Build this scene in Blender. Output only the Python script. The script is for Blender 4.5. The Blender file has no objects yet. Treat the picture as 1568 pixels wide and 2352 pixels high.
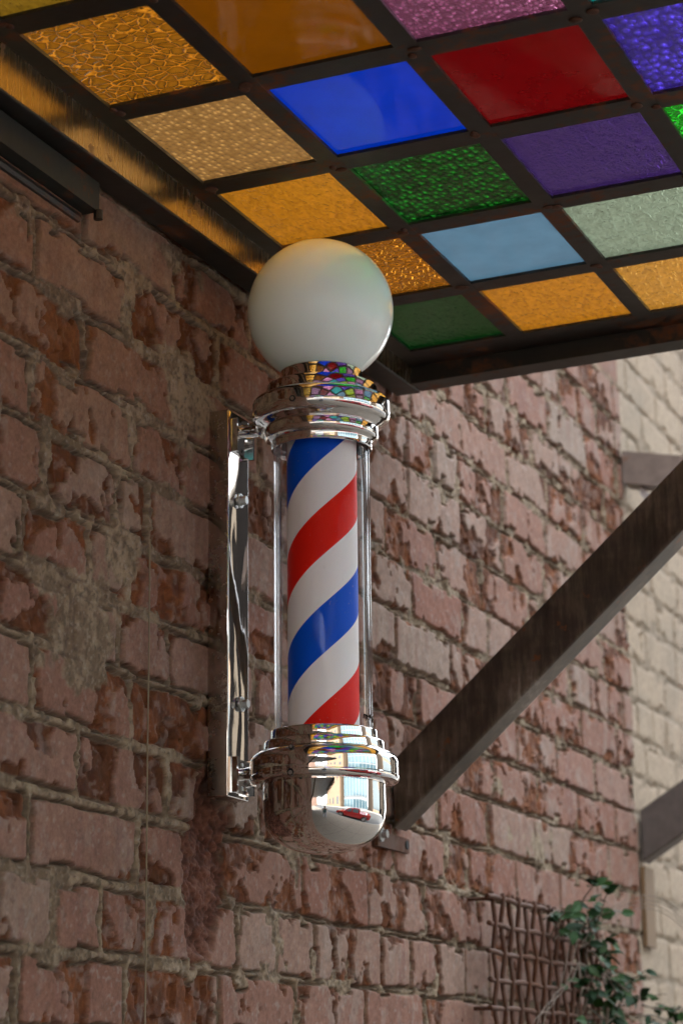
import bpy, bmesh, math, random
import numpy as np
from mathutils import Vector, Matrix
random.seed(7)
sc = bpy.context.scene
COL = sc.collection
# ---------------------------------------------------------------- camera (origin = lens, metres; ground 1.62 m below)
cd = bpy.data.cameras.new('camera_lens')
cam = bpy.data.objects.new('view_camera', cd); COL.objects.link(cam)
cR = Vector((0.92502228, 0.37977915, -0.01007866)); cU = Vector((0.10302048, -0.22521393, 0.96884749)); cD = Vector((-0.36567822, 0.89724383, 0.24745293))
cam.matrix_world = Matrix(((cR.x, cU.x, -cD.x, 0), (cR.y, cU.y, -cD.y, 0), (cR.z, cU.z, -cD.z, 0), (0, 0, 0, 1)))
cd.sensor_fit = 'HORIZONTAL'; cd.sensor_width = 24.0; cd.lens = 5366.5 / 1568 * 24.0
cd.clip_start = 0.05; cd.clip_end = 500
cd.dof.use_dof = True; cd.dof.focus_distance = 2.56; cd.dof.aperture_fstop = 7.5
sc.camera = cam
# ---------------------------------------------------------------- sky, sun, exposure
SUN_EL, SUN_ROT = math.radians(52), math.radians(-75)
w = bpy.data.worlds.new('World'); sc.world = w; w.use_nodes = True
nt = w.node_tree; nt.nodes.clear()
sky = nt.nodes.new('ShaderNodeTexSky'); sky.sky_type = 'NISHITA'; sky.sun_disc = False
sky.sun_elevation = SUN_EL; sky.sun_rotation = SUN_ROT; sky.dust_density = 3.0; sky.air_density = 1.0
hs = nt.nodes.new('ShaderNodeHueSaturation'); hs.inputs['Saturation'].default_value = 0.28
bg = nt.nodes.new('ShaderNodeBackground'); bg.inputs[1].default_value = 0.15
wo = nt.nodes.new('ShaderNodeOutputWorld')
nt.links.new(sky.outputs[0], hs.inputs['Color']); tm = nt.nodes.new('ShaderNodeMix'); tm.data_type = 'RGBA'; tm.blend_type = 'MULTIPLY'; tm.inputs[0].default_value = 1; tm.inputs[7].default_value = (.965, 1.0, .985, 1)
nt.links.new(hs.outputs[0], tm.inputs[6]); nt.links.new(tm.outputs[2], bg.inputs[0]); nt.links.new(bg.outputs[0], wo.inputs[0])
sl = bpy.data.lights.new('sun_lamp', 'SUN'); sl.energy = 0.5; sl.angle = math.radians(10); sl.color = (1.0, 0.95, 0.87)
so = bpy.data.objects.new('sun_lamp', sl); COL.objects.link(so)
# direction towards the sun (behind the brick wall, high)
sd = Vector((math.sin(SUN_ROT) * math.cos(SUN_EL), math.cos(SUN_ROT) * math.cos(SUN_EL), math.sin(SUN_EL)))
so.rotation_euler = sd.to_track_quat('Z', 'Y').to_euler()
vs = sc.view_settings
sc.display_settings.display_device = 'sRGB'
vs.view_transform = 'Standard'; vs.look = 'None'; vs.gamma = 1.0; vs.use_curve_mapping = False
vs.exposure = 4.0
cy = sc.cycles
cy.max_bounces = 10; cy.diffuse_bounces = 4; cy.glossy_bounces = 5; cy.transmission_bounces = 6; cy.transparent_max_bounces = 14
cy.sample_clamp_indirect = 6.0; cy.blur_glossy = 0.3
cy.use_denoising = True
GZ = -1.62     # ground level
WX = -1.127    # face of the brick wall

# ================================================================ helpers
def tag(o, label=None, cat=None, group=None, kind=None):
    if label: o['label'] = label
    if cat: o['category'] = cat
    if group: o['group'] = group
    if kind: o['kind'] = kind
    return o
def empty(name, loc=(0, 0, 0)):
    o = bpy.data.objects.new(name, None); COL.objects.link(o); o.location = loc; o.empty_display_size = .05
    return o
def link(name, me, mats, parent=None, smooth=False):
    o = bpy.data.objects.new(name, me); COL.objects.link(o)
    for m in (mats if isinstance(mats, (list, tuple)) else [mats]): me.materials.append(m)
    if smooth:
        me.polygons.foreach_set('use_smooth', [True] * len(me.polygons))
    if parent:
        o.parent = parent
        o.matrix_parent_inverse = Matrix.Translation(-wloc(parent))
    return o
def wloc(o):
    v = o.location.copy()
    if o.parent is not None: v += o.matrix_parent_inverse.to_translation() + wloc(o.parent)
    return v
def obj(name, bm, mats, parent=None, smooth=False, bevel=0, seg=2, recalc=True, autosmooth=None):
    if bevel:
        bmesh.ops.bevel(bm, geom=[e for e in bm.edges if e.is_manifold and e.calc_face_angle(0) > .5], offset=bevel, segments=seg, affect='EDGES', profile=.6)
    if recalc: bmesh.ops.recalc_face_normals(bm, faces=bm.faces)
    me = bpy.data.meshes.new(name); bm.to_mesh(me); bm.free()
    o = link(name, me, mats, parent, smooth)
    if autosmooth is not None:
        me.polygons.foreach_set('use_smooth', [True] * len(me.polygons))
        me.set_sharp_from_angle(angle=math.radians(autosmooth))
    return o
def box(bm, x0, x1, y0, y1, z0, z1, mi=0):
    v = [bm.verts.new(p) for p in ((x0, y0, z0), (x1, y0, z0), (x1, y1, z0), (x0, y1, z0), (x0, y0, z1), (x1, y0, z1), (x1, y1, z1), (x0, y1, z1))]
    fs = [bm.faces.new([v[i] for i in f]) for f in ((0, 3, 2, 1), (4, 5, 6, 7), (0, 1, 5, 4), (1, 2, 6, 5), (2, 3, 7, 6), (3, 0, 4, 7))]
    for f in fs: f.material_index = mi
    return v, fs
def hexa(bm, pts, mi=0):
    v = [bm.verts.new(p) for p in pts]
    for f in ((0, 3, 2, 1), (4, 5, 6, 7), (0, 1, 5, 4), (1, 2, 6, 5), (2, 3, 7, 6), (3, 0, 4, 7)):
        bm.faces.new([v[i] for i in f]).material_index = mi
def lathe(prof, seg=96, c=(0, 0), close=False):
    bm = bmesh.new(); rings = []
    for r, z in prof:
        if r < 1e-6: rings.append([bm.verts.new((c[0], c[1], z))])
        else: rings.append([bm.verts.new((c[0] + r * math.cos(2 * math.pi * k / seg), c[1] + r * math.sin(2 * math.pi * k / seg), z)) for k in range(seg)])
    n = len(rings)
    for i in range(n if close else n - 1):
        a, b = rings[i], rings[(i + 1) % n]
        for k in range(seg):
            k2 = (k + 1) % seg
            if len(a) == 1 and len(b) == 1: continue
            if len(a) == 1: bm.faces.new((a[0], b[k], b[k2]))
            elif len(b) == 1: bm.faces.new((a[k], b[0], a[k2]))
            else: bm.faces.new((a[k], b[k], b[k2], a[k2]))
    return bm
def tube(bm, pts, rad, n=8, cap=True):
    pts = [Vector(p) for p in pts]; rings = []
    up = Vector((0.13, 0.27, 0.95)).normalized()
    for i, p in enumerate(pts):
        t = (pts[min(i + 1, len(pts) - 1)] - pts[max(i - 1, 0)]).normalized()
        a = t.cross(up)
        if a.length < .1: a = t.cross(Vector((1, 0, 0)))
        a.normalize(); b = t.cross(a)
        r = rad[i] if isinstance(rad, (list, tuple)) else rad
        rings.append([bm.verts.new(p + (a * math.cos(2 * math.pi * k / n) + b * math.sin(2 * math.pi * k / n)) * r) for k in range(n)])
    for a, b in zip(rings, rings[1:]):
        for k in range(n): bm.faces.new((a[k], a[(k + 1) % n], b[(k + 1) % n], b[k]))
    if cap: bm.faces.new(rings[0][::-1]); bm.faces.new(rings[-1])
def cyl(bm, p0, p1, r, n=16, mi=0):
    f0 = len(bm.faces); tube(bm, [p0, p1], r, n)
    bm.faces.ensure_lookup_table()
    for f in bm.faces[f0:]: f.material_index = mi

# ---------------------------------------------------------------- materials
class M:
    def __init__(s, name):
        s.m = bpy.data.materials.new(name); s.m.use_nodes = True; s.t = s.m.node_tree; s.t.nodes.clear()
        s.out = s.n('OutputMaterial'); s.tc = s.n('TexCoord')
    def n(s, k, **kw):
        nd = s.t.nodes.new('ShaderNode' + k)
        for a, v in kw.items():
            if hasattr(nd, a): setattr(nd, a, v)
            else: nd.inputs[a.replace('_', ' ')].default_value = v
        return nd
    def l(s, a, b): s.t.links.new(a, b)
    def co(s, scale=(1, 1, 1), which='Object', rot=(0, 0, 0)):
        mp = s.n('Mapping'); mp.inputs['Scale'].default_value = scale; mp.inputs['Rotation'].default_value = rot
        s.l(s.tc.outputs[which], mp.inputs[0]); return mp.outputs[0]
    def noise(s, scale, detail=4, rough=.55, vec=None, dist=0):
        nd = s.n('TexNoise'); nd.inputs['Scale'].default_value = scale; nd.inputs['Detail'].default_value = detail
        nd.inputs['Roughness'].default_value = rough; nd.inputs['Distortion'].default_value = dist
        s.l(vec if vec is not None else s.tc.outputs['Object'], nd.inputs['Vector']); return nd.outputs['Fac']
    def ramp(s, fac, stops):
        r = s.n('ValToRGB'); e = r.color_ramp.elements
        while len(e) < len(stops): e.new(.5)
        for k, (p, c) in enumerate(stops):
            e[k].position = p; e[k].color = (c, c, c, 1) if isinstance(c, (int, float)) else (*c, 1)
        s.l(fac, r.inputs[0]); return r.outputs[0]
    def mix(s, fac, a, b, mode='MIX'):
        m = s.n('Mix'); m.data_type = 'RGBA'; m.blend_type = mode
        for v, i in ((fac, 0), (a, 6), (b, 7)):
            if hasattr(v, 'links'): s.l(v, m.inputs[i])
            else: m.inputs[i].default_value = v if i == 0 else (*v, 1)
        return m.outputs[2]
    def bump(s, h, strength=.3, dist=.001, normal=None):
        b = s.n('Bump'); b.inputs['Strength'].default_value = strength; b.inputs['Distance'].default_value = dist
        s.l(h, b.inputs['Height'])
        if normal is not None: s.l(normal, b.inputs['Normal'])
        return b.outputs[0]
    def math(s, op, a, b=0.0):
        m = s.n('Math'); m.operation = op
        for v, i in ((a, 0), (b, 1)):
            if hasattr(v, 'links'): s.l(v, m.inputs[i])
            else: m.inputs[i].default_value = v
        return m.outputs[0]
    def bsdf(s, color=(.5, .5, .5), rough=.5, metal=0, normal=None, **kw):
        b = s.n('BsdfPrincipled')
        for v, nm in ((color, 'Base Color'), (rough, 'Roughness'), (metal, 'Metallic')):
            if hasattr(v, 'links'): s.l(v, b.inputs[nm])
            else: b.inputs[nm].default_value = (*v, 1) if isinstance(v, tuple) else v
        if normal is not None: s.l(normal, b.inputs['Normal'])
        for k, v in kw.items(): b.inputs[k.replace('_', ' ')].default_value = v
        s.l(b.outputs[0], s.out.inputs[0]); return b
def plain(name, c, r=.5, m=0, **kw):
    q = M(name)
    nz = q.noise(30, 3); col = q.mix(nz, tuple(x * .82 for x in c), tuple(min(1, x * 1.12) for x in c))
    q.bsdf(col, r, m, q.bump(q.noise(260, 3), .06, .0006), **kw); return q.m

def chrome(name, dirt=.2, wav=0.0, base=(.67, .65, .64), r0=.03):
    q = M(name)
    sp = q.ramp(q.noise(140, 6, .7), [(.52, 0.0), (.72, 1.0)])
    sm = q.ramp(q.noise(14, 4, .6), [(.45, 0.0), (.75, 1.0)])
    d = q.math('MULTIPLY', q.math('ADD', q.math('MULTIPLY', sp, .5), q.math('MULTIPLY', sm, .6)), dirt)
    col = q.mix(d, base, (.30, .24, .20)); ro = q.math('ADD', q.math('MULTIPLY', d, .5), r0)
    nm = q.bump(q.noise(350, 2), .02, .0004)
    if wav: nm = q.bump(q.noise(22, 1.5, .4, q.co((1, 1, .45))), wav, .004, nm)
    q.bsdf(col, ro, 1.0, nm); return q.m
CHROME = chrome('chrome_polished', .18)
CHROME_SHEET = chrome('chrome_sheet', .14, .42, (.60, .57, .55))
CHROME_SIDE = chrome('steel_dull_side', .8, .05, (.50, .45, .40), .17)

def steel(name, base=(.045, .040, .036), rust=.5, metal=.55, r=.42, scr=(1, 1, 1), rk=1.0):
    q = M(name)
    big = q.noise(7, 5, .6); fine = q.noise(60, 6, .65); st = q.noise(40, 4, .6, q.co(scr))
    c0 = q.mix(st, tuple(b * .55 for b in base), tuple(b * 1.7 for b in base))
    rm = q.ramp(q.math('ADD', q.math('MULTIPLY', big, .55), q.math('MULTIPLY', fine, .45)), [(.60 - .12 * rust, 0.0), (.66 - .06 * rust, 1.0)])
    rc = q.mix(fine, tuple(x * rk for x in (.22, .062, .008)), tuple(x * rk for x in (.060, .019, .006)))
    col = q.mix(rm, c0, rc)
    me = q.math('SUBTRACT', metal, q.math('MULTIPLY', rm, metal))
    ro = q.math('ADD', q.math('MULTIPLY', rm, .35), q.math('ADD', r - .12, q.math('MULTIPLY', st, .24)))
    q.bsdf(col, ro, me, q.bump(q.math('ADD', fine, st), .35, .0008)); return q.m
STEEL = steel('rusty_steel_frame', (.017, .015, .012), rust=.6, metal=.3, r=.5)
STEEL_BAR = steel('rusty_steel_bar', (.014, .011, .008), rust=.65, metal=.25, r=.5)
STEEL_WEB = steel('scraped_steel_web', (.23, .155, .07), rust=.3, metal=.95, r=.26, scr=(2, 7, .35))  # scraped steel, with the panes' amber reflection tinted into its base colour
STEEL_BRACE = steel('scraped_steel_brace', (.060, .044, .034), rust=.25, metal=.55, r=.34, scr=(4, 4, .35))
q = M('scuffed_brace_steel')
vv_ = q.co((1, 1, 1), rot=(0, math.radians(42), 0))
lg = q.noise(30, 5, .65, q.co((.10, 1, 2), rot=(0, math.radians(42), 0))); vt = q.noise(90, 5, .75, q.co((1.3, 1, .16))); bg_ = q.noise(9, 4, .6)
f_ = q.math('ADD', q.math('MULTIPLY', lg, .10), q.math('ADD', q.math('MULTIPLY', vt, .40), q.math('MULTIPLY', bg_, .50)))
col = q.ramp(f_, [(.36, (.018, .012, .008)), (.47, (.050, .034, .024)), (.56, (.105, .078, .058)), (.64, (.24, .20, .17))])
rm_ = q.ramp(q.noise(28, 5, .7), [(.62, 0.0), (.68, 1.0)])
col = q.mix(rm_, col, (.13, .042, .010))
q.bsdf(col, q.math('ADD', q.math('MULTIPLY', vt, .35), .25), .45, q.bump(vt, .3, .0008))
STEEL_BRACE = q.m
STEEL_LIGHT = steel('weathered_steel', (.115, .082, .066), rust=.25, metal=.3, r=.5)
RUST = steel('rust_wire', (.065, .026, .013), rust=1.0, metal=.1, r=.75, rk=.5)
ZINC = plain('zinc_bolt', (.42, .43, .43), .35, .9)

# ================================================================ brick wall as a displaced mesh
def vnoise(y, z, seed, per=None):
    """value noise in -1..1 on arrays y, z"""
    yi = np.floor(y).astype(np.int64); zi = np.floor(z).astype(np.int64)
    fy = y - yi; fz = z - zi; fy = fy * fy * fy * (fy * (fy * 6 - 15) + 10); fz = fz * fz * fz * (fz * (fz * 6 - 15) + 10)
    def h(a, b):
        n = (a * 374761393 + b * 668265263 + seed * 1442695041) & 0xffffffff
        n = ((n ^ (n >> 13)) * 1274126177) & 0xffffffff
        return ((n ^ (n >> 16)) & 0xffff) / 32767.5 - 1
    return (h(yi, zi) * (1 - fy) + h(yi + 1, zi) * fy) * (1 - fz) + (h(yi, zi + 1) * (1 - fy) + h(yi + 1, zi + 1) * fy) * fz
def fbm(y, z, f, oct=4, seed=1, gain=.5, sy=1.0):
    s = 0; a = 1; t = 0
    for o in range(oct):
        s = s + a * vnoise(y * f * sy + 17.3 * o, z * f + 9.1 * o, seed + 31 * o); t += a; a *= gain; f *= 2.03
    return s / t
def worley(y, z, f, seed):
    y = y * f; z = z * f; yi = np.floor(y).astype(np.int64); zi = np.floor(z).astype(np.int64)
    best = np.full(y.shape, 9.); second = np.full(y.shape, 9.); idv = np.zeros(y.shape)
    for dy in (-1, 0, 1):
        for dz in (-1, 0, 1):
            a = yi + dy; b = zi + dz
            n = (a * 374761393 + b * 668265263 + seed * 1442695041) & 0xffffffff
            n = ((n ^ (n >> 13)) * 1274126177) & 0xffffffff
            r1 = ((n ^ (n >> 16)) & 0xffff) / 65535.; n2 = (n * 2246822519) & 0xffffffff; r2 = ((n2 ^ (n2 >> 15)) & 0xffff) / 65535.
            d = np.hypot(a + r1 - y, b + r2 - z)
            m = d < best
            second = np.where(m, best, np.minimum(second, d)); idv = np.where(m, r2, idv); best = np.where(m, d, best)
    return best, second, idv
def sm(a, b, x):
    t = np.clip((x - a) / (b - a), 0, 1); return t * t * (3 - 2 * t)
ZJ = [-.075, 0, .075, .150, .225, .302, .374, .449, .5195, .592, .667, .741, .816, .893, .966, 1.040, 1.110, 1.190, 1.266]
while ZJ[0] > GZ - .2: ZJ.insert(0, ZJ[0] - .0745)
while ZJ[-1] < 5.4: ZJ.append(ZJ[-1] + .0745)
ZJ = np.array(ZJ)
K0 = int(np.argmin(abs(ZJ - .075)))
JO = {0: [1.953, 2.174, 2.396, 2.616, 2.832, 3.061], 1: [2.012, 2.115, 2.226, 2.334, 2.445, 2.555, 2.667, 2.782, 2.892, 2.996, 3.108, 3.22, 3.33], 2: [1.966, 2.194, 2.41, 2.631, 2.848, 3.068, 3.29],
      3: [2.062, 2.265, 2.50, 2.73, 2.946, 3.153, 3.247], 4: [1.969, 2.177, 2.39, 2.61, 2.83, 3.03, 3.12], 5: [2.043, 2.144, 2.266, 2.49, 2.70, 2.93], 6: [1.948, 2.079, 2.167, 2.38, 2.60, 2.82, 3.05],
      7: [1.99, 2.133, 2.215, 2.43, 2.64, 2.85, 2.957, 3.183], 8: [1.951, 2.173, 2.39, 2.61, 2.82, 3.029, 3.25], 9: [2.067, 2.285, 2.50, 2.72, 2.932, 3.14, 3.345], 10: [1.953, 2.159, 2.389, 2.60, 2.81, 3.02, 3.241, 3.447],
      11: [2.05, 2.265, 2.48, 2.70, 2.91, 3.02, 3.13, 3.237, 3.459], 12: [2.16, 2.38, 2.60, 2.82, 3.04, 3.26, 3.48, 3.702]}
rj = random.Random(3)
def joints(k):
    kk = k - K0
    if kk in JO: L = list(JO[kk])
    else: L = [1.95 + (.11 if kk % 2 else 0) + rj.uniform(-.012, .012)]
    p = .1102 if (kk - 1) % 7 == 0 else .2205
    while L[0] > -8.5: L.insert(0, L[0] - p + rj.uniform(-.009, .009))
    while L[-1] < 9: L.append(L[-1] + p + rj.uniform(-.009, .009))
    return np.array(L)
JJ = [joints(k) for k in range(len(ZJ))]
def hsh(a, b, s):
    n = (a * 374761393 + b * 668265263 + s * 1442695041) & 0xffffffff
    n = ((n ^ (n >> 13)) * 1274126177) & 0xffffffff
    return ((n ^ (n >> 16)) & 0xffff) / 65535.
def wallfield(Y, Z, tan=False):
    wy = Y + fbm(Y, Z, 9, 4, 5) * .0045 + fbm(Y, Z, 70, 2, 6) * .0016
    wz = Z + fbm(Y, Z, 8, 4, 7) * .0035 + fbm(Y, Z, 70, 2, 8) * .0014
    k = np.clip(np.searchsorted(ZJ, wz) - 1, 0, len(ZJ) - 2)
    dz = np.minimum(wz - ZJ[k], ZJ[k + 1] - wz)
    dy = np.zeros_like(Y); bi = np.zeros(Y.shape, np.int64)
    vz = (wz - ZJ[k]) / (ZJ[k + 1] - ZJ[k])
    for c in np.unique(k):
        m = k == c; J = JJ[c]; i = np.clip(np.searchsorted(J, wy[m]) - 1, 0, len(J) - 2)
        dy[m] = np.minimum(wy[m] - J[i], J[i + 1] - wy[m]); bi[m] = i
    r1, r2, r3, r4 = (hsh(k, bi, s) for s in (11, 12, 13, 14))
    near = 1 - sm(2.25, 2.75, Y)
    mh = .0038 + .0022 * near + fbm(Y, Z, 12, 3, 9) * .0035
    a, b = dz - mh, dy - mh
    kr = .0025; e = np.minimum(a, b) - np.maximum(kr - abs(a - b), 0) ** 2 / (4 * kr)
    # broken edges and corners
    wf, ws, wi = worley(Y + fbm(Y, Z, 30, 2, 3) * .01, Z * .8, 34, 4)
    chip = np.clip(wi - .66, 0, 1) * .055 * (fbm(Y, Z, 5, 2, 77) * .9 + .55)
    e2 = e - np.clip(chip, 0, 1)
    # faces that have split off, leaving darker, redder, rougher fired clay
    sf = fbm(Y, Z, 17, 4, 21, .55, 1.25) + (r3 - .55) * .75 + .34 * np.exp(-np.clip(e, 0, 1) / .010)
    sf2 = fbm(Y, Z, 46, 3, 41, .5, 1.1)
    thr = .27 if not tan else .75
    spall = sm(thr, thr + .035, sf + .12 * sf2)
    hole = sm(.78, .84, sf + .1 * sf2)
    face = sm(0, .0016, e2)
    # damaged brick under the bracket
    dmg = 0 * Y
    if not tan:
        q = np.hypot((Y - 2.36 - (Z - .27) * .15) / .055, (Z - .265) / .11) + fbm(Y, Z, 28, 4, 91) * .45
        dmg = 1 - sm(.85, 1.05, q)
    # mortar smeared over the bricks
    smear_n = fbm(Y, Z, 10, 5, 51, .6)
    def blob(y0, z0, ry, rz): return np.exp(-((Y - y0) / ry) ** 2 - ((Z - z0) / rz) ** 2)
    bl = blob(2.06, .46, .10, .055) + blob(2.0, .52, .08, .02) + .9 * blob(2.26, .95, .09, .03) + .85 * blob(2.29, .79, .10, .05) + .8 * blob(2.17, .56, .06, .05) + .7 * blob(2.95, .42, .05, .04) + .8 * blob(3.4, .47, .08, .03) + .5 * blob(3.6, .40, .15, .06)
    smear = sm(.37, .46, smear_n * .55 + bl * .62 + .05 * near + .05 * fbm(Y, Z, 90, 2, 52)) * (0 if tan else 1)
    gr = fbm(Y, Z, 240, 2, 61); gr2 = fbm(Y, Z, 90, 3, 62)
    mort = 1 - face
    # height
    h_face = (r1 - .5) * .004 + (vz - .5) * (r2 - .5) * .003 + fbm(Y, Z, 60, 3, 71) * .0007 - .0016 * np.exp(-np.clip(e2, 0, 1) / .0015)
    fac = (ws - wf)
    h_sp = h_face - .0030 - .0035 * (sf2 * .5 + .5) - .0015 * np.exp(-fac / .12) + gr2 * .0012 - hole * .006
    h = h_face * (1 - spall) + h_sp * spall
    gap = sm(.35, .5, fbm(Y, Z, 13, 3, 81)) * (1 - np.minimum(dz, dy) / .008 * 0)
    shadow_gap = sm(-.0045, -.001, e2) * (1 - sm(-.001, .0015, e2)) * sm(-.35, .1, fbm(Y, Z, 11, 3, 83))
    h_m = -.0034 + .0020 * near + fbm(Y, Z, 20, 3, 82) * .0022 + gr * .0018 + gr2 * .0018 - gap * .005 - shadow_gap * .010
    h = h * face + h_m * mort
    h_sm = np.maximum(h, -.0015 + gr * .0009 + gr2 * .0012 + (r1 - .5) * .003 + smear_n * .002)
    h = h * (1 - smear) + h_sm * smear
    h_d = -.010 + gr * .003 + gr2 * .005 + fbm(Y, Z, 40, 3, 93) * .006 - .012 * np.exp(-((Y - 2.36) / .03) ** 2 - ((Z - .32) / .03) ** 2)
    h = h * (1 - dmg) + h_d * dmg
    # colours (linear albedo)
    C = lambda *c: np.array(c)[None, None, :]
    L = lambda a, b, t: a * (1 - t[..., None]) + b * t[..., None]
    cf = L(C(.355, .172, .120), C(.410, .255, .192), sm(.1, .9, r2))
    cf = L(cf, C(.31, .125, .080) + 0 * cf, sm(.62, 1., r4) * .75)
    cf = L(cf, C(.42, .31, .24) + 0 * cf, sm(.86, 1., r1) * .8)
    wash = sm(.05, .5, fbm(Y, Z, 26, 5, 101, .62, 1.5) + .30 * fbm(Y, Z, 5, 3, 102)) * .42
    cf = L(cf, C(.45, .355, .30) + 0 * cf, wash)
    streak = sm(.12, .5, fbm(Y, Z * .16, 60, 3, 105)) * .5 * sm(-.3, .2, fbm(Y, Z, 4, 2, 106))
    cf = L(cf, C(.30, .145, .115) + 0 * cf, streak)
    speck = sm(.42, .6, fbm(Y, Z, 170, 2, 104))
    cf = L(cf, C(.50, .44, .40) + 0 * cf, speck * .35)
    cs = L(C(.145, .047, .016), C(.265, .088, .031), sm(-.4, .5, fbm(Y, Z, 35, 4, 111) + (r4 - .5)))
    cs = L(cs, C(.10, .036, .022) + 0 * cs, sm(.1, .6, fbm(Y, Z, 60, 3, 112)) * .6)
    cs = L(cs, C(.38, .28, .245) + 0 * cs, sm(.12, .42, fbm(Y, Z, 75, 4, 113, .6)) * .5)
    cm = L(C(.250, .172, .108), C(.46, .340, .225), sm(-.5, .6, gr2 + .7 * fbm(Y, Z, 9, 3, 121)))
    cm = L(cm, C(.10, .078, .058) + 0 * cm, sm(.10, .6, gr) * .6)
    cm = L(cm, C(.52, .46, .38) + 0 * cm, sm(.3, .7, -gr) * .5)
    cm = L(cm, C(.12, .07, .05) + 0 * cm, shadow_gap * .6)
    if tan:
        cf = L(C(.56, .42, .295), C(.45, .345, .25), sm(-.2, .7, fbm(Y, Z, 8, 4, 131)) )
        cm = cf * .72; cs = cf * .8; h = h * .45
        spall = spall * .5
    wr = np.clip(np.exp(-((Y - 1.95) / .38) ** 2 - ((Z - .82) / .26) ** 2) * (.7 + .9 * (r2 - .3)), 0, 1)  # amber light from the glass painted into the upper-left brick colours
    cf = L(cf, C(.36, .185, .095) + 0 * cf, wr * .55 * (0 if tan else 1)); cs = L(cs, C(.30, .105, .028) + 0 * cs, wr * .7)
    gz_ = 1 + .16 * gr + .16 * gr2 + .12 * fbm(Y, Z, 420, 1, 140)
    cf = cf * gz_[..., None]; cs = cs * (1 + .30 * gr2 + .2 * gr)[..., None]
    col = L(cf, cs, spall)
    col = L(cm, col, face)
    if not tan:
        col = L(col, cm * C(1.05, 1.05, 1.05), smear)
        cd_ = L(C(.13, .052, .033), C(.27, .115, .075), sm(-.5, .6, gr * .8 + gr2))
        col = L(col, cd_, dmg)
        rs = np.exp(-((Y - 2.60 - .004 * np.sin(Z * 60)) / .005) ** 2) * sm(.02, .1, Z) * (1 - sm(.12, .17, Z)) * .7   # rust run
        col = L(col, C(.26, .12, .03) + 0 * col, rs)
    return h, np.clip(col, 0, 1)
def wallmesh(patches, x0, tan=False):
    V = []; F = []; CC = []; base = 0
    for (ya, yb, ny, za, zb, nz) in patches:
        ys = np.linspace(ya, yb, ny); zs = np.linspace(za, zb, nz)
        Y, Z = np.meshgrid(ys, zs)
        h, col = wallfield(Y, Z, tan)
        V.append(np.stack([x0 + h, Y, Z], -1).reshape(-1, 3)); CC.append(col.reshape(-1, 3))
        idx = (np.arange(ny * nz).reshape(nz, ny) + base)
        F.append(np.stack([idx[:-1, :-1], idx[:-1, 1:], idx[1:, 1:], idx[1:, :-1]], -1).reshape(-1, 4))
        base += ny * nz
    # solid core behind the faces
    ya = min(p[0] for p in patches); yb = max(p[1] for p in patches); za = min(p[3] for p in patches); zb = max(p[4] for p in patches)
    xa, xb = x0 - .36, x0 - .035
    V.append(np.array([(xa, ya, za), (xb, ya, za), (xb, yb, za), (xa, yb, za), (xa, ya, zb), (xb, ya, zb), (xb, yb, zb), (xa, yb, zb)], float))
    CC.append(np.full((8, 3), .2)); b = base
    F.append(np.array([(0, 3, 2, 1), (4, 5, 6, 7), (0, 1, 5, 4), (1, 2, 6, 5), (2, 3, 7, 6), (3, 0, 4, 7)]) + b)
    V = np.concatenate(V); F = np.concatenate(F); CC = np.concatenate(CC)
    me = bpy.data.meshes.new('wall')
    me.vertices.add(len(V)); me.vertices.foreach_set('co', V.astype(np.float32).ravel())
    me.loops.add(F.size); me.loops.foreach_set('vertex_index', F.astype(np.int32).ravel())
    me.polygons.add(len(F)); me.polygons.foreach_set('loop_start', np.arange(0, F.size, 4, dtype=np.int32))
    me.update(calc_edges=True)
    at = me.color_attributes.new('wall_colour', 'FLOAT_COLOR', 'POINT')
    at.data.foreach_set('color', np.concatenate([CC, np.ones((len(CC), 1))], 1).astype(np.float32).ravel())
    me.polygons.foreach_set('use_smooth', [True] * len(F))
    return me
def wallmat(name, k=1.0):
    q = M(name); a = q.n('Attribute'); a.attribute_name = 'wall_colour'
    f = q.noise(420, 4, .7); c = q.mix(f, (.62, .60, .58), (1.38, 1.40, 1.42))
    col = q.mix(1.0, a.outputs['Color'], c, 'MULTIPLY')
    if k != 1: col = q.mix(1.0, col, (k, k, k), 'MULTIPLY')
    q.bsdf(col, .9, 0, q.bump(q.noise(600, 4, .7), .5, .0008), Specular_IOR_Level=.25); return q.m
BR = wallmat('old_brick', .52); TN = wallmat('tan_painted_brick', .50)
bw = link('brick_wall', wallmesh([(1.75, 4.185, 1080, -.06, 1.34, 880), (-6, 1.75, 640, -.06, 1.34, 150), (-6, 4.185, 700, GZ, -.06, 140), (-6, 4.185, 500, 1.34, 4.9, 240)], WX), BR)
tag(bw, 'weathered red brick wall with chipped faces and rough grey mortar behind the barber pole', 'brick wall')
tw = link('painted_wall', wallmesh([(4.187, 5.6, 260, -.06, 1.9, 420), (5.6, 14, 200, -.06, 4.9, 100), (4.187, 14, 200, GZ, -.06, 40), (4.187, 5.6, 100, 1.9, 4.9, 100)], WX - .004, True), TN)
tag(tw, 'tan painted block wall continuing beyond the red brick wall at the right edge', 'wall')

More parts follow.
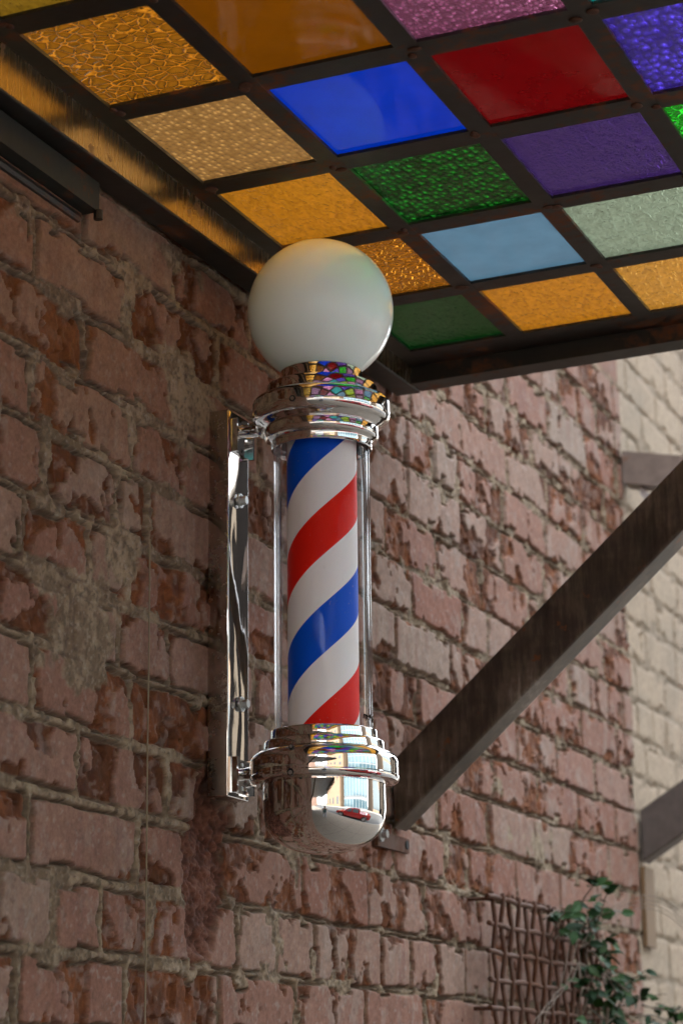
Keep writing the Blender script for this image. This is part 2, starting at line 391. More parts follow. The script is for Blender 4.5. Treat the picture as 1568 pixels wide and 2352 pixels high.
# ================================================================ stained glass canopy
SLP = 0.026; PX0 = -1.0632; PZ0 = 1.0066
YE = [1.800, 1.986, 2.020, 2.210, 2.245, 2.431, 2.465, 2.653, 2.685, 2.866]
VE = [0, .138, .162, .315, .339, .494, .518, .673, .697, .852, .876, 1.031, 1.055, 1.210, 1.234, 1.389]
NR0 = -7
rows = {}
for i in range(5): rows[i] = (YE[2 * i], YE[2 * i + 1])
for i in range(-1, NR0 - 1, -1): rows[i] = (1.800 + .2205 * i, 1.986 + .2205 * i)
cols = {j: (VE[2 * j], VE[2 * j + 1]) for j in range(8)}
def cp(v, y, dz=0): return (PX0 + v * math.cos(SLP), y, PZ0 + v * math.sin(SLP) + dz)
can = empty('glass_canopy', (WX, 2.96, .97))
tag(can, 'rusty steel awning filled with a chequer of coloured textured glass panes above the barber pole', 'glass canopy')
yN, yF = rows[NR0][0] - .03, 2.929
vF = VE[15] + .03
# bars: tee sections, a flange below and a thin web between the panes
bm = bmesh.new()
def vbox(v0, v1, y0, y1, d0, d1):
    hexa(bm, [cp(v0, y0, d0), cp(v1, y0, d0), cp(v1, y1, d0), cp(v0, y1, d0), cp(v0, y0, d1), cp(v1, y0, d1), cp(v1, y1, d1), cp(v0, y1, d1)])
for j in range(7):
    a, b = VE[2 * j + 1], VE[2 * j + 2]
    vbox(a, b, yN, yF, 0, .004); vbox((a + b) / 2 - .0025, (a + b) / 2 + .0025, yN, yF, .004, .02)
ks = sorted(rows)
for i in ks[:-1]:
    a, b = rows[i][1], rows[i + 1][0]
    for j in range(8):
        vbox(VE[2 * j], VE[2 * j + 1], a, b, .0004, .0042)
        vbox(VE[2 * j] - .006, VE[2 * j + 1] + .006, (a + b) / 2 - .0025, (a + b) / 2 + .0025, .0042, .0195)
vbox(-.0228, 0, yN, yF, -.0003, .0035)       # ledge against the wall side
for j in range(8):
    vbox(VE[2 * j], VE[2 * j + 1], rows[4][1], yF, .0002, .0038)
obj('glazing_bar_grid', bm, STEEL_BAR, can, bevel=.0006, seg=1)
# rust weld blobs where bars cross
for i in range(-1, 4):
    for j in range(0, 4):
        bm = bmesh.new()
        yy = (rows[i][1] + rows[i + 1][0]) / 2; vv = VE[2 * j] if j else .0
        for _ in range(2):
            p = cp((vv if j == 0 else (VE[2 * j - 1] + VE[2 * j]) / 2) + random.uniform(-.012, .012), yy + random.uniform(-.014, .014), -.0005)
            bmesh.ops.create_icosphere(bm, subdivisions=2, radius=.005, matrix=Matrix.Translation(p) @ Matrix.Diagonal((random.uniform(.8, 1.6), random.uniform(.8, 1.6), .35, 1)))
        obj('weld_bead', bm, RUST, can, smooth=True)
# frame members
def zb(y): return .963 + (y - 2.2) * .0195 if y > 1 else .94
bm = bmesh.new()   # wall channel: box section 41 mm deep, two materials (0 = dark, 1 = scraped web)
xw, xe = WX + .004, -1.0863
ya, yb = yN, 2.9675
v, fs = box(bm, xw, xe, ya, yb, 0, 0)
for vv in v:
    top = v.index(vv) >= 4
    vv.co.z = (PZ0 + .022) if top else (.9635 + (vv.co.y - 2.2) * .0195)
fs[3].material_index = 1
bmesh.ops.subdivide_edges(bm, edges=[e for e in bm.edges if abs(e.verts[0].co.y - e.verts[1].co.y) > .5], cuts=60)
obj('wall_channel', bm, [STEEL, STEEL_WEB], can, bevel=.0025, seg=2)
def rx(v): return PX0 + v * math.cos(SLP)
def rz(v): return PZ0 + v * math.sin(SLP)
bm = bmesh.new()   # far end member, along the outward slope
def zbot(x): return .9805 + (x + 1.117) * .031
hexa(bm, [(xe + .0005, 2.929, zbot(xe)), (rx(vF), 2.929, zbot(rx(vF))), (rx(vF), 2.968, zbot(rx(vF))), (xe + .0005, 2.968, zbot(xe)),
          (xe + .0005, 2.929, rz(-.02) + .021), (rx(vF), 2.929, rz(vF) + .021), (rx(vF), 2.968, rz(vF) + .021), (xe + .0005, 2.968, rz(-.02) + .021)])
obj('end_channel', bm, [STEEL], can, bevel=.0025)
bm = bmesh.new()
hexa(bm, [(xe + .0005, yN - .04, zbot(xe)), (rx(vF), yN - .04, zbot(rx(vF))), (rx(vF), yN, zbot(rx(vF))), (xe + .0005, yN, zbot(xe)),
          (xe + .0005, yN - .04, rz(-.02) + .021), (rx(vF), yN - .04, rz(vF) + .021), (rx(vF), yN, rz(vF) + .021), (xe + .0005, yN, rz(-.02) + .021)])
obj('end_channel', bm, [STEEL], can, bevel=.0025)
bm = bmesh.new()
hexa(bm, [(rx(vF) + .0005, yN - .04, zbot(rx(vF))), (rx(vF) + .04, yN - .04, zbot(rx(vF))), (rx(vF) + .04, 2.968, zbot(rx(vF))), (rx(vF) + .0005, 2.968, zbot(rx(vF))),
          (rx(vF) + .0005, yN - .04, rz(vF) + .022), (rx(vF) + .04, yN - .04, rz(vF) + .022), (rx(vF) + .04, 2.968, rz(vF) + .022), (rx(vF) + .0005, 2.968, rz(vF) + .022)])
obj('front_channel', bm, [STEEL], can, bevel=.0025)
# diagonal braces with foot plate and bolt
def brace(y0, y1, p0, p1, h, mat, parent, name='diagonal_brace'):
    """square tube in the plane y=y0..y1; p0/p1 = (x,z) of its lower edge, cut plumb; h = vertical height"""
    bm = bmesh.new()
    hexa(bm, [(p0[0], y0, p0[1]), (p1[0], y0, p1[1]), (p1[0], y1, p1[1]), (p0[0], y1, p0[1]),
              (p0[0], y0, p0[1] + h), (p1[0], y0, p1[1] + h), (p1[0], y1, p1[1] + h), (p0[0], y1, p0[1] + h)])
    bmesh.ops.subdivide_edges(bm, edges=[e for e in bm.edges if abs(e.verts[0].co.x - e.verts[1].co.x) > .1], cuts=12)
    return obj(name, bm, mat, parent, bevel=.004, seg=3)
s = (.732 - .402) / (-.709 + 1.077)
for (ya_, yb_) in ((2.925, 2.975), (yN - .03, yN + .02)):
    brace(ya_, yb_, (WX + .005, .402 - s * (WX + .005 + 1.077) * -1), (-.43, .732 + s * (.709 - .43)), .092, STEEL_BRACE, can)
    for o in (0,):
        bm = bmesh.new(); box(bm, WX - .002, WX + .004, ya_ - .055, yb_ + .012, .334, .354)
        pl = obj('foot_plate', bm, RUST, can, bevel=.001)
        bm = bmesh.new(); cyl(bm, (WX + .004, ya_ - .045, .350), (WX + .0065, ya_ - .045, .350), .010, 24); cyl(bm, (WX + .0065, ya_ - .045, .350), (WX + .014, ya_ - .045, .350), .0055, 6)
        obj('bolt', bm, ZINC, pl)
        bm = bmesh.new(); cyl(bm, (WX + .0035, yb_ + .002, .345), (WX + .0055, yb_ + .002, .345), .006, 18)
        obj('bolt_hole', bm, plain('dark_hole', (.004, .004, .004), .9), pl)

# glass ------------------------------------------------------------
def glass(name, c, pat, refr=.45, bs=.6, rough=.08, op=1.0, sc_=1.0, tr=None):
    q = M(name); c = tuple(x * GK for x in c); tr = tuple(x * .62 for x in tr) if tr else c
    o = q.tc.outputs['Object']
    if pat == 'crackle':
        wv = q.n('TexNoise'); wv.inputs['Scale'].default_value = 30
        q.l(o, wv.inputs['Vector'])
        add = q.n('VectorMath'); add.operation = 'MULTIPLY_ADD'; q.l(wv.outputs['Color'], add.inputs[0]); add.inputs[1].default_value = (.018,) * 3; q.l(o, add.inputs[2])
        v = q.n('TexVoronoi'); v.feature = 'DISTANCE_TO_EDGE'; v.inputs['Scale'].default_value = 76 * sc_; q.l(add.outputs[0], v.inputs['Vector'])
        v3 = q.noise(500, 2)
        h = q.math('ADD', q.math('MULTIPLY', q.ramp(v.outputs['Distance'], [(0, 0.0), (.12, .8), (.5, 1.0)]), 1.0), q.math('MULTIPLY', v3, .12)); dd = .0022
        ed = q.math('ADD', v.outputs['Distance'], q.math('MULTIPLY', q.math('SUBTRACT', q.noise(75, 3), .42), .30))
        tint = q.ramp(ed, [(0.0, (2.3, 2.3, 2.5)), (.035, (1.7, 1.6, 1.5)), (.10, (.52, .48, .42)), (.35, (.85, .83, .8))])  # highlights along the crackle edges painted into the tint
    elif pat in ('hammer', 'flower', 'bumps'):
        v = q.n('TexVoronoi'); v.feature = 'SMOOTH_F1'; v.inputs['Scale'].default_value = {'hammer': 118, 'flower': 104, 'bumps': 165}[pat] * sc_; v.inputs['Smoothness'].default_value = .35
        v.inputs['Randomness'].default_value = {'hammer': .55, 'flower': .5, 'bumps': .75}[pat]
        q.l(q.co((1.25, .8, 1), rot=(0, 0, .3)), v.inputs['Vector'])
        h = q.math('ADD', v.outputs['Distance'], q.math('MULTIPLY', q.noise(420, 2), .35)); dd = .0016
        fl = q.math('ADD', v.outputs['Distance'], q.math('MULTIPLY', q.math('SUBTRACT', q.noise(260, 2), .5), {'hammer': .45, 'flower': .9, 'bumps': .3}[pat]))
        tint = q.ramp(fl, {'hammer': [(0.0, (1.8, 1.8, 1.7)), (.24, (1.35, 1.3, 1.25)), (.34, (.9, .84, .8)), (.7, (.68, .60, .52))], 'flower': [(0.08, (2.6, 2.6, 2.6)), (.25, (1.2, 1.2, 1.2)), (.42, (.45, .45, .45)), (.65, (.16, .16, .16))], 'bumps': [(0.0, (2.2, 2.2, 2.2)), (.18, (1.2, 1.2, 1.2)), (.55, (.5, .45, .45))]}[pat])  # relief highlights and dark gaps painted into the tint
    elif pat == 'ripple':
        h = q.math('ADD', q.noise(85 * sc_, 2, .5, q.co((1.6, .8, 1), rot=(0, 0, .35)), 1.2), q.math('MULTIPLY', q.noise(300, 1), .12)); dd = .0024
        tint = q.ramp(h, [(.35, (.70, .66, .62)), (.75, (1.15, 1.12, 1.08))])
    else:
        h = q.noise(16 * sc_, 3, .5, None, .5); dd = .0015
        tint = q.ramp(q.noise(22, 4), [(.3, (.85, .85, .85)), (.7, (1.08, 1.08, 1.08))])
    # dust / grime specks
    gr = q.ramp(q.noise(190, 3, .7), [(.62, 0.0), (.72, 1.0)])
    nm = q.bump(h, bs, dd)
    col = q.mix(1.0, c, tint, 'MULTIPLY'); col = q.mix(q.math('MULTIPLY', gr, .25), col, (.05, .04, .03))
    tl = q.n('BsdfTranslucent'); q.l(col, tl.inputs[0]); q.l(nm, tl.inputs['Normal'])
    rf = q.n('BsdfRefraction'); rf.inputs['IOR'].default_value = 1.25; rf.inputs['Roughness'].default_value = rough
    col2 = q.mix(1.0, tr or c, tint, 'MULTIPLY'); q.l(col2, rf.inputs[0]); q.l(nm, rf.inputs['Normal'])
    m1 = q.n('MixShader'); m1.inputs[0].default_value = refr; q.l(tl.outputs[0], m1.inputs[1]); q.l(rf.outputs[0], m1.inputs[2])
    df = q.n('BsdfDiffuse'); q.l(col, df.inputs[0]); q.l(nm, df.inputs['Normal'])
    m0 = q.n('MixShader'); m0.inputs[0].default_value = .22 * op; q.l(m1.outputs[0], m0.inputs[1]); q.l(df.outputs[0], m0.inputs[2])
    gl = q.n('BsdfGlossy'); gl.inputs['Roughness'].default_value = .05; q.l(nm, gl.inputs['Normal'])
    fr = q.n('Fresnel'); fr.inputs['IOR'].default_value = 1.45; q.l(nm, fr.inputs['Normal'])
    m2 = q.n('MixShader'); q.l(q.math('MULTIPLY', fr.outputs[0], .75), m2.inputs[0]); q.l(m0.outputs[0], m2.inputs[1]); q.l(gl.outputs[0], m2.inputs[2])
    q.l(m2.outputs[0], q.out.inputs[0]); return q.m
def clear_top():
    q = M('glass_top_surface')
    t = q.n('BsdfTransparent'); t.inputs[0].default_value = (.95, .95, .95, 1); g = q.n('BsdfGlossy'); g.inputs['Roughness'].default_value = .1
    gr = q.ramp(q.noise(40, 4), [(.5, .03), (.7, .12)])
    m = q.n('MixShader'); q.l(gr, m.inputs[0]); q.l(t.outputs[0], m.inputs[1]); q.l(g.outputs[0], m.inputs[2]); q.l(m.outputs[0], q.out.inputs[0]); return q.m
GTOP = clear_top()
GK = .38
G = {
 'crk': glass('amber_crackle_glass', (.85, .30, .012), 'crackle', .5, 1.0, .05, tr=(.95, .50, .08)),
 'crk2': glass('orange_crackle_glass', (.85, .28, .012), 'crackle', .55, 1.0, .05, sc_=1.5, tr=(.95, .40, .04)),
 'ham': glass('amber_hammered_glass', (.86, .46, .13), 'hammer', .45, .9, .10, tr=(.95, .60, .22)),
 'amb': glass('amber_ripple_glass', (1, .36, .014), 'ripple', .40, .7, .10, tr=(.9, .46, .07)),
 'amb2': glass('pale_amber_ripple_glass', (1, .42, .04), 'ripple', .40, .7, .10, tr=(.95, .56, .15)),
 'olv': glass('olive_amber_glass', (.50, .27, .02), 'ripple', .4, .6, .1),
 'brn': glass('burnt_orange_glass', (.26, .070, .001), 'flat', .10, .12, .25),
 'blu': glass('cobalt_blue_glass', (.0, .045, .62), 'flat', .10, .12, .3),
 'grn': glass('green_flower_glass', (.010, .20, .018), 'flower', .65, 1.0, .06, tr=(.02, .50, .03)),
 'dgr': glass('dark_green_glass', (.003, .055, .007), 'ripple', .3, .5, .12),
 'bgr': glass('bright_green_glass', (.02, .62, .02), 'crackle', .5, .9, .06, sc_=1.4),
 'lbl': glass('pale_blue_glass', (.17, .34, .46), 'flat', .15, .10, .3),
 'pgr': glass('pale_green_glass', (.50, .62, .42), 'ripple', .4, .7, .12),
 'pnk': glass('pink_granular_glass', (.52, .14, .30), 'bumps', .55, 1.0, .06, tr=(.85, .32, .55)),
 'red': glass('ruby_red_glass', (.20, .002, .003), 'flat', .12, .1, .3),
 'pur': glass('purple_ripple_glass', (.060, .026, .15), 'ripple', .3, .6, .12, tr=(.14, .05, .45)),
 'vio': glass('blue_violet_glass', (.085, .045, .50), 'bumps', .4, 1.0, .08, sc_=.6, tr=(.12, .07, .95)),
 'tea': glass('teal_glass', (.01, .42, .38), 'flat', .3, .2, .2),
 'lim': glass('lime_glass', (.50, .75, .01), 'ripple', .4, .5, .1),
 'mau': glass('mauve_glass', (.28, .12, .22), 'ripple', .4, .5, .1)}
PM = {(0, 0): 'crk', (1, 0): 'ham', (2, 0): 'amb', (3, 0): 'crk2', (4, 0): 'dgr', (-1, 0): 'olv', (0, 1): 'brn', (1, 1): 'blu', (2, 1): 'grn', (3, 1): 'lbl', (4, 1): 'amb',
      (0, 2): 'pnk', (1, 2): 'red', (2, 2): 'pur', (3, 2): 'pgr', (4, 2): 'amb2', (0, 3): 'tea', (1, 3): 'vio', (2, 3): 'bgr', (3, 3): 'mau', (4, 3): 'amb2'}
GL = {'crk': 'amber crackled glass pane', 'ham': 'pale amber hammered glass pane', 'amb': 'amber rippled glass pane', 'crk2': 'orange crackled glass pane', 'dgr': 'dark green glass pane', 'olv': 'olive amber glass pane',
      'brn': 'burnt orange smooth glass pane', 'blu': 'cobalt blue smooth glass pane', 'grn': 'green embossed glass pane', 'lbl': 'pale blue smooth glass pane', 'pnk': 'pink granular glass pane', 'red': 'ruby red smooth glass pane',
      'pur': 'purple rippled glass pane', 'pgr': 'pale green rippled glass pane', 'amb2': 'light amber rippled glass pane', 'tea': 'teal glass pane', 'vio': 'blue violet glass pane', 'bgr': 'bright green glass pane', 'lim': 'lime glass pane', 'mau': 'mauve glass pane'}
inner = ['lim', 'red', 'tea', 'mau', 'blu', 'pur', 'lbl', 'grn', 'pnk', 'lim', 'vio', 'brn', 'tea']
rp = random.Random(12)
pane_me = {}
for i in ks:
    for j in range(8):
        key = PM.get((i, j))
        if key is None:
            key = 'amb' if (j in (0, 7) or i in (4, NR0)) else rp.choice(inner)
        y0, y1 = rows[i][0] - .006, rows[i][1] + .006
        v0, v1 = VE[2 * j] - .005, VE[2 * j + 1] + .005
        bm = bmesh.new(); cx = (v0 + v1) / 2; cyy = (y0 + y1) / 2
        nx, ny = 2, 2
        hw, hh = (v1 - v0) / 2, (y1 - y0) / 2
        vv, fs = box(bm, -hw, hw, -hh, hh, 0, .004)
        for f in fs[1:]: f.material_index = 1
        me = bpy.data.meshes.new('pane'); bm.to_mesh(me); bm.free()
        o = bpy.data.objects.new('glass_pane', me); COL.objects.link(o)
        me.materials.append(G[key]); me.materials.append(GTOP)
        o.parent = can; o.matrix_parent_inverse = Matrix.Translation(-can.location)
        o.location = cp(cx, cyy, .0046); o.rotation_euler = (0, -SLP, 0)
        o['label'] = GL[key]

# steel lintel on the wall near the top left corner
bm = bmesh.new()
box(bm, WX - .01, WX + .020, .55, 2.047, .921, .9535)
lint = obj('steel_lintel', bm, steel('dark_green_steel', (.007, .009, .006), rust=.55, metal=.1, r=.7), bevel=.002)
tag(lint, 'dark rusty steel lintel set in the brick wall under the near end of the canopy frame', 'steel lintel')
bm = bmesh.new(); cyl(bm, (WX + .02, 2.045, .912), (WX + .02, 2.045, .922), .005, 12); cyl(bm, (WX + .0, 1.6, .913), (WX + .0, 2.035, .913), .006, 8)
obj('drip_rod', bm, STEEL_BAR, lint)

# ================================================================ barber pole
AX, AY = -.9978, 2.3898
pole = empty('barber_pole', (WX, AY, .56))
tag(pole, 'barber pole with white glass globe, chrome collars and red, white and blue spiral', 'barber pole')
c = (AX, AY)
def arc(cx, cz, r, a0, a1, n=8, ry=None):
    ry = ry or r
    return [(cx + r * math.cos(math.radians(a0 + (a1 - a0) * k / n)), cz + ry * math.sin(math.radians(a0 + (a1 - a0) * k / n))) for k in range(n + 1)]
# globe: milky glass sphere
gz, gr_ = .9036, .0853
q = M('milk_glass')
b = q.bsdf(q.mix(q.noise(9, 4), (.77, .95, .98), (.82, .97, 1.0)), .14, 0, q.bump(q.noise(30, 3), .02, .001), Coat_Weight=.22, Coat_Roughness=.04, Specular_IOR_Level=.25, Subsurface_Weight=.85)
b.inputs['Subsurface Radius'].default_value = (.07, .08, .08); b.inputs['Subsurface Scale'].default_value = 1.0
MILK = q.m
a0 = math.asin((gz - .8195) / gr_ if (gz - .8195) < gr_ else 1)
pr = [(gr_ * math.cos(t), gz + gr_ * math.sin(t)) for t in [math.radians(d) for d in range(-62, 90, 3)]] + [(0, gz + gr_)]
pr = [(pr[0][0], .822)] + pr
obj('globe', lathe(pr, 96, c), MILK, pole, smooth=True)
# upper collar
up = [(.036, .8300), (.046, .8290), (.0475, .8275), (.0480, .8250), (.0480, .8105), (.0500, .8100), (.0625, .8100), (.0640, .8092), (.0645, .8075), (.0645, .7972), (.0652, .7962), (.0690, .7955), (.0715, .7945)]
up += arc(.0725, .7872, .0072, 90, 0, 8) + [(.0797, .7770)] + arc(.0725, .7765, .0072, 0, -80, 8, .0105)
up += [(.0712, .7652), (.0690, .7630), (.0668, .7618)] + arc(.0628, .7570, .0032, 60, 0, 4) + [(.0660, .7515)] + arc(.0612, .7510, .0048, 0, -85, 6, .0062)
up += [(.0600, .7437), (.0588, .7430), (.0582, .7418), (.0582, .7350), (.0575, .7338), (.0562, .7336), (.0558, .7345), (.0558, .7520)]
ucol = obj('upper_collar', lathe(up, 128, c), CHROME, pole, autosmooth=28)
lo = [(.0410, .4020), (.0570, .4020), (.0570, .4075), (.0588, .4080), (.0598, .4072), (.0602, .4055), (.0602, .3970), (.0612, .3960), (.0660, .3957), (.0672, .3950), (.0678, .3935), (.0678, .3855), (.0688, .3846), (.0715, .3840)]
lo += arc(.0710, .3700, .0122, 88, 5, 10, .0138) + [(.0833, .3610), (.0829, .3570), (.0836, .3560), (.0834, .3532), (.0820, .3505), (.0800, .3495), (.0690, .3490), (.0550, .3490)]
lcol = obj('lower_collar', lathe(lo, 128, c), CHROME, pole, autosmooth=28)
dm = [(.0684, .3500), (.0686, .3420), (.0686, .3300)]
for k in range(1, 25):
    t = math.pi / 2 * k / 24; n_ = 2.35
    dm.append((.0686 * max(0, math.cos(t)) ** (2 / n_), .3240 - .0520 * math.sin(t) ** (2 / n_)))
dm[-1] = (0, dm[-1][1])
obj('end_cap', lathe(dm, 128, c), CHROME, pole, smooth=True)
# striped cylinder
q = M('barber_stripes')
sx = q.n('SeparateXYZ'); q.l(q.tc.outputs['Object'], sx.inputs[0])
ang = q.math('ARCTAN2', sx.outputs[1], sx.outputs[0])
PER = .2244; ph0 = math.atan2(-AY, -AX)
u = q.math('SUBTRACT', q.math('DIVIDE', sx.outputs[2], PER), q.math('DIVIDE', q.math('SUBTRACT', ang, ph0), 2 * math.pi))
# object origin is at the pole axis, z measured from the camera height
u = q.math('SUBTRACT', u, .6575 / PER)
fr = q.math('FRACT', q.math('ADD', u, 10.0))     # 0 at the white/red edge going up: white, blue, white, red
cr = q.n('ValToRGB'); cr.color_ramp.interpolation = 'CONSTANT'; e = cr.color_ramp.elements
W_, R_, B_ = (.90, .93, .93, 1), (.80, .016, .006, 1), (.0, .095, .72, 1)
e[0].position = 0; e[0].color = W_; e[1].position = .25; e[1].color = B_
for p_, c_ in ((.5, W_), (.75, R_)):
    k = e.new(p_); k.color = c_
q.l(fr, cr.inputs[0])
q.bsdf(q.mix(q.ramp(q.noise(380, 2), [(.70, 0.0), (.78, 1.0)]), cr.outputs[0], (.35, .33, .32)), .55, 0, None, Specular_IOR_Level=.12)
STR = q.m
zc = .58
bm = lathe([(.0400, .4030), (.0400, .7470)], 128, (0, 0))
me = bpy.data.meshes.new('striped_cylinder'); bm.to_mesh(me); bm.free()
o = link('striped_cylinder', me, STR, None, True); o.parent = pole; o.matrix_parent_inverse = Matrix.Translation(-pole.location); o.location = (AX, AY, 0)
# clear tube
q = M('clear_tube')
t = q.n('BsdfTransparent'); t.inputs[0].default_value = (.95, .94, .945, 1); g = q.n('BsdfGlossy'); g.inputs['Roughness'].default_value = .02
lw = q.n('LayerWeight'); lw.inputs[0].default_value = .12
f2 = q.math('ADD', q.math('MULTIPLY', lw.outputs['Fresnel'], .55), .002)
m_ = q.n('MixShader'); q.l(q.math('MINIMUM', f2, .8), m_.inputs[0]); q.l(t.outputs[0], m_.inputs[1]); q.l(g.outputs[0], m_.inputs[2]); q.l(m_.outputs[0], q.out.inputs[0])
CLEAR = q.m
tb = obj('clear_tube', lathe([(.0555, .4035), (.0555, .7432), (.0530, .7432), (.0530, .4035)], 128, c, True), CLEAR, pole, autosmooth=40)
# black ring standing in for the shade in the hollow top collar
obj('inner_ring', lathe([(.0404, .7436), (.0556, .7436), (.0556, .7500), (.0404, .7500)], 96, c, True), plain('collar_shade_black', (.015, .015, .016), .35), pole, autosmooth=40)
# maker's lettering near the foot of the tube
cu = bpy.data.curves.new('maker_lettering', 'FONT'); cu.body = 'mefeir'; cu.size = .0105; cu.shear = .25; cu.space_character = 1.05; cu.extrude = 0; cu.offset = .00042
to = bpy.data.objects.new('tmp_text', cu); COL.objects.link(to)
dg = bpy.context.evaluated_depsgraph_get(); dg.update()
me = bpy.data.meshes.new_from_object(to.evaluated_get(dg)); bpy.data.objects.remove(to)
bm = bmesh.new(); bm.from_mesh(me); bmesh.ops.subdivide_edges(bm, edges=bm.edges, cuts=1)
pa = ph0 + math.radians(50.5)
for v in bm.verts:
    a_ = pa + v.co.x / .0557; v.co = Vector((AX + .0558 * math.cos(a_), AY + .0558 * math.sin(a_), v.co.y + .4175 - v.co.x * .06))
obj('maker_lettering', bm, plain('black_print', (.004, .004, .004), .9, 0, Specular_IOR_Level=.0), tb, recalc=False)

# wall bracket: chrome folded channel
bx0, bx1, by0, by1, bz0, bz1 = WX - .002, -1.1029, 2.3617, 2.4178, .3385, .7900
bm = bmesh.new()
v, fs = box(bm, bx0, bx1, by0, by1, bz0, bz1)
for f in fs: f.material_index = 1
fs[3].material_index = 0
bmesh.ops.bevel(bm, geom=list(bm.edges), offset=.0016, segments=3, affect='EDGES', profile=.6)
brk = obj('wall_bracket', bm, [CHROME_SHEET, CHROME_SIDE], pole, autosmooth=40)
def bolt(y, z, par, r=.0085):
    x = bx1
    bm = bmesh.new(); cyl(bm, (x - .001, y, z), (x + .003, y, z), r * .5, 16)
    cyl(bm, (x + .002, y, z), (x + .0042, y, z), r, 28); cyl(bm, (x + .0042, y, z), (x + .0052, y, z), r * .72, 6)
    w_ = obj('washer', bm, ZINC, par, bevel=.0004, seg=1)
    bm = bmesh.new(); cyl(bm, (x + .0052, y, z), (x + .0112, y, z), r * .60, 6)
    obj('bolt_head', bm, ZINC, par, bevel=.0006, seg=2)
bolt(2.388, .6855, brk); bolt(2.3925, .4470, brk)
HOLE = plain('dark_recess', (.006, .005, .005), .6)
# arms: small channel plate on the bracket and a flaring neck to the collar
def arm(z, up_, parent, collar_r, zt):
    e_ = empty('bracket_arm', (bx1, AY, z)); 
    bpy.data.objects.remove(e_)
    bm = bmesh.new()
    h0, h1 = (z - .020, z + .020)
    box(bm, bx1 - .001, bx1 + .0085, by0 + .006, by0 + .010, h0, h1)
    box(bm, bx1 - .001, bx1 + .0028, by0 + .0095, by1 - .0025, h0 + .001, h1 - .001)
    box(bm, bx1 - .001, bx1 + .0085, by1 - .0062, by1 - .0022, h0, h1)
    pl = obj('arm_plate', bm, chrome('chrome_plate', .35), parent, bevel=.0008)
    bm = bmesh.new(); n = 14; rings = []
    xa, xb = bx1 + .002, AX - collar_r + .006
    for k in range(n):
        t = k / (n - 1); x = xa + (xb - xa) * t
        hy = .0085 + .012 * t ** 2.6; hz = .0065 + (.0050) * t ** 2.2
        rings.append([bm.verts.new((x, AY + hy * math.copysign(abs(math.cos(a)) ** .7, math.cos(a)), zt + hz * math.copysign(abs(math.sin(a)) ** .7, math.sin(a)))) for a in [2 * math.pi * m / 24 for m in range(24)]])
    for a, b in zip(rings, rings[1:]):
        for m in range(24): bm.faces.new((a[m], a[(m + 1) % 24], b[(m + 1) % 24], b[m]))
    bm.faces.new(rings[0]); bm.faces.new(rings[-1][::-1])
    obj('arm', bm, CHROME, parent, smooth=True)
    for dz in (-.0135, .0135):
        bm = bmesh.new(); cyl(bm, (bx1 + .0027, AY + .004, z + dz), (bx1 + .0036, AY + .004, z + dz), .0024, 14)
        obj('screw', bm, HOLE if up_ else ZINC, pl)
arm(.7605, True, pole, .0795, .7690)
arm(.3640, False, pole, .083, .3660)
# small screws with recesses on both collars
def slot(ang_deg, r, z, par, s_=.0040, tilt=0):
    a = ph0 + math.radians(ang_deg); d = Vector((math.cos(a), math.sin(a), 0)); p = Vector((AX, AY, z)) + d * r
    bm = bmesh.new(); cyl(bm, p - d * .004, p + d * .0006, s_, 6)
    k = obj('screw_recess', bm, HOLE, par)
    bm = bmesh.new(); cyl(bm, p - d * .002, p + d * .0016 + Vector((0, 0, tilt)), s_ * .55, 12); obj('screw_head', bm, ZINC, k, bevel=.0003)
slot(-24, .0797, .7755, ucol); slot(-26, .0815, .3800, lcol, .0030, .001); slot(-26, .0833, .3530, lcol, .0042, -.001)

# ================================================================ string hanging down the wall
bm = bmesh.new()
tube(bm, [(WX + .006, 2.200 + .0005 * math.sin(k * .7), .60 - k * .04) for k in range(0, 30)], 0.0009, 6)
tag(obj('string', bm, plain('pale_twine', (.20, .155, .10), .9)), 'thin pale string hanging straight down the brick wall beside the pole bracket', 'string')

# ================================================================ second awning frame beyond the tan wall corner
c2 = empty('steel_awning', (WX, 4.3, 1.15))
tag(c2, 'weathered steel arm and brace of the next awning, on the tan wall', 'steel awning frame')
bm = bmesh.new()
hexa(bm, [(WX + .002, 4.18, 1.149), (-.45, 4.18, 1.015), (-.45, 4.235, 1.015), (WX + .002, 4.235, 1.149), (WX + .002, 4.18, 1.212), (-.45, 4.18, 1.078), (-.45, 4.235, 1.078), (WX + .002, 4.235, 1.212)])
obj('awning_arm', bm, STEEL_LIGHT, c2, bevel=.004)
bm = bmesh.new()
hexa(bm, [(-1.098, 4.20, 1.128), (-1.03, 4.20, 1.042), (-1.03, 4.23, 1.042), (-1.098, 4.23, 1.128), (-1.098, 4.20, 1.148), (-1.03, 4.20, 1.066), (-1.03, 4.23, 1.066), (-1.098, 4.23, 1.148)])
obj('gusset_strip', bm, plain('light_grey_steel', (.36, .33, .32), .4, .3), c2)
brace(4.2, 4.25, (WX + .003, .432), (-.45, .432 + .62 * .674), .096, steel('brown_steel_brace', (.075, .058, .050), rust=.1, metal=.4, r=.5), c2)
bm = bmesh.new(); box(bm, WX - .002, WX + .006, 4.205, 4.27, .28, .425)
obj('foot_plate', bm, plain('ochre_plate', (.13, .07, .028), .7), c2, bevel=.002)

na = empty('unseen_shade_sheet', (WX, -2.5, 1.0)); tag(na, 'unseen dark sheet added to shade the left part of the brick wall', 'light blocker')  # added out of view to block sky light from the left wall
bm = bmesh.new(); box(bm, WX + .01, 1.5, -6.0, -.5, 1.04, 1.07); obj('blocker_sheet', bm, STEEL, na)
bm = bmesh.new(); box(bm, 1.503, 1.55, -6.0, -.5, .96, 1.09); obj('blocker_edge', bm, STEEL, na)
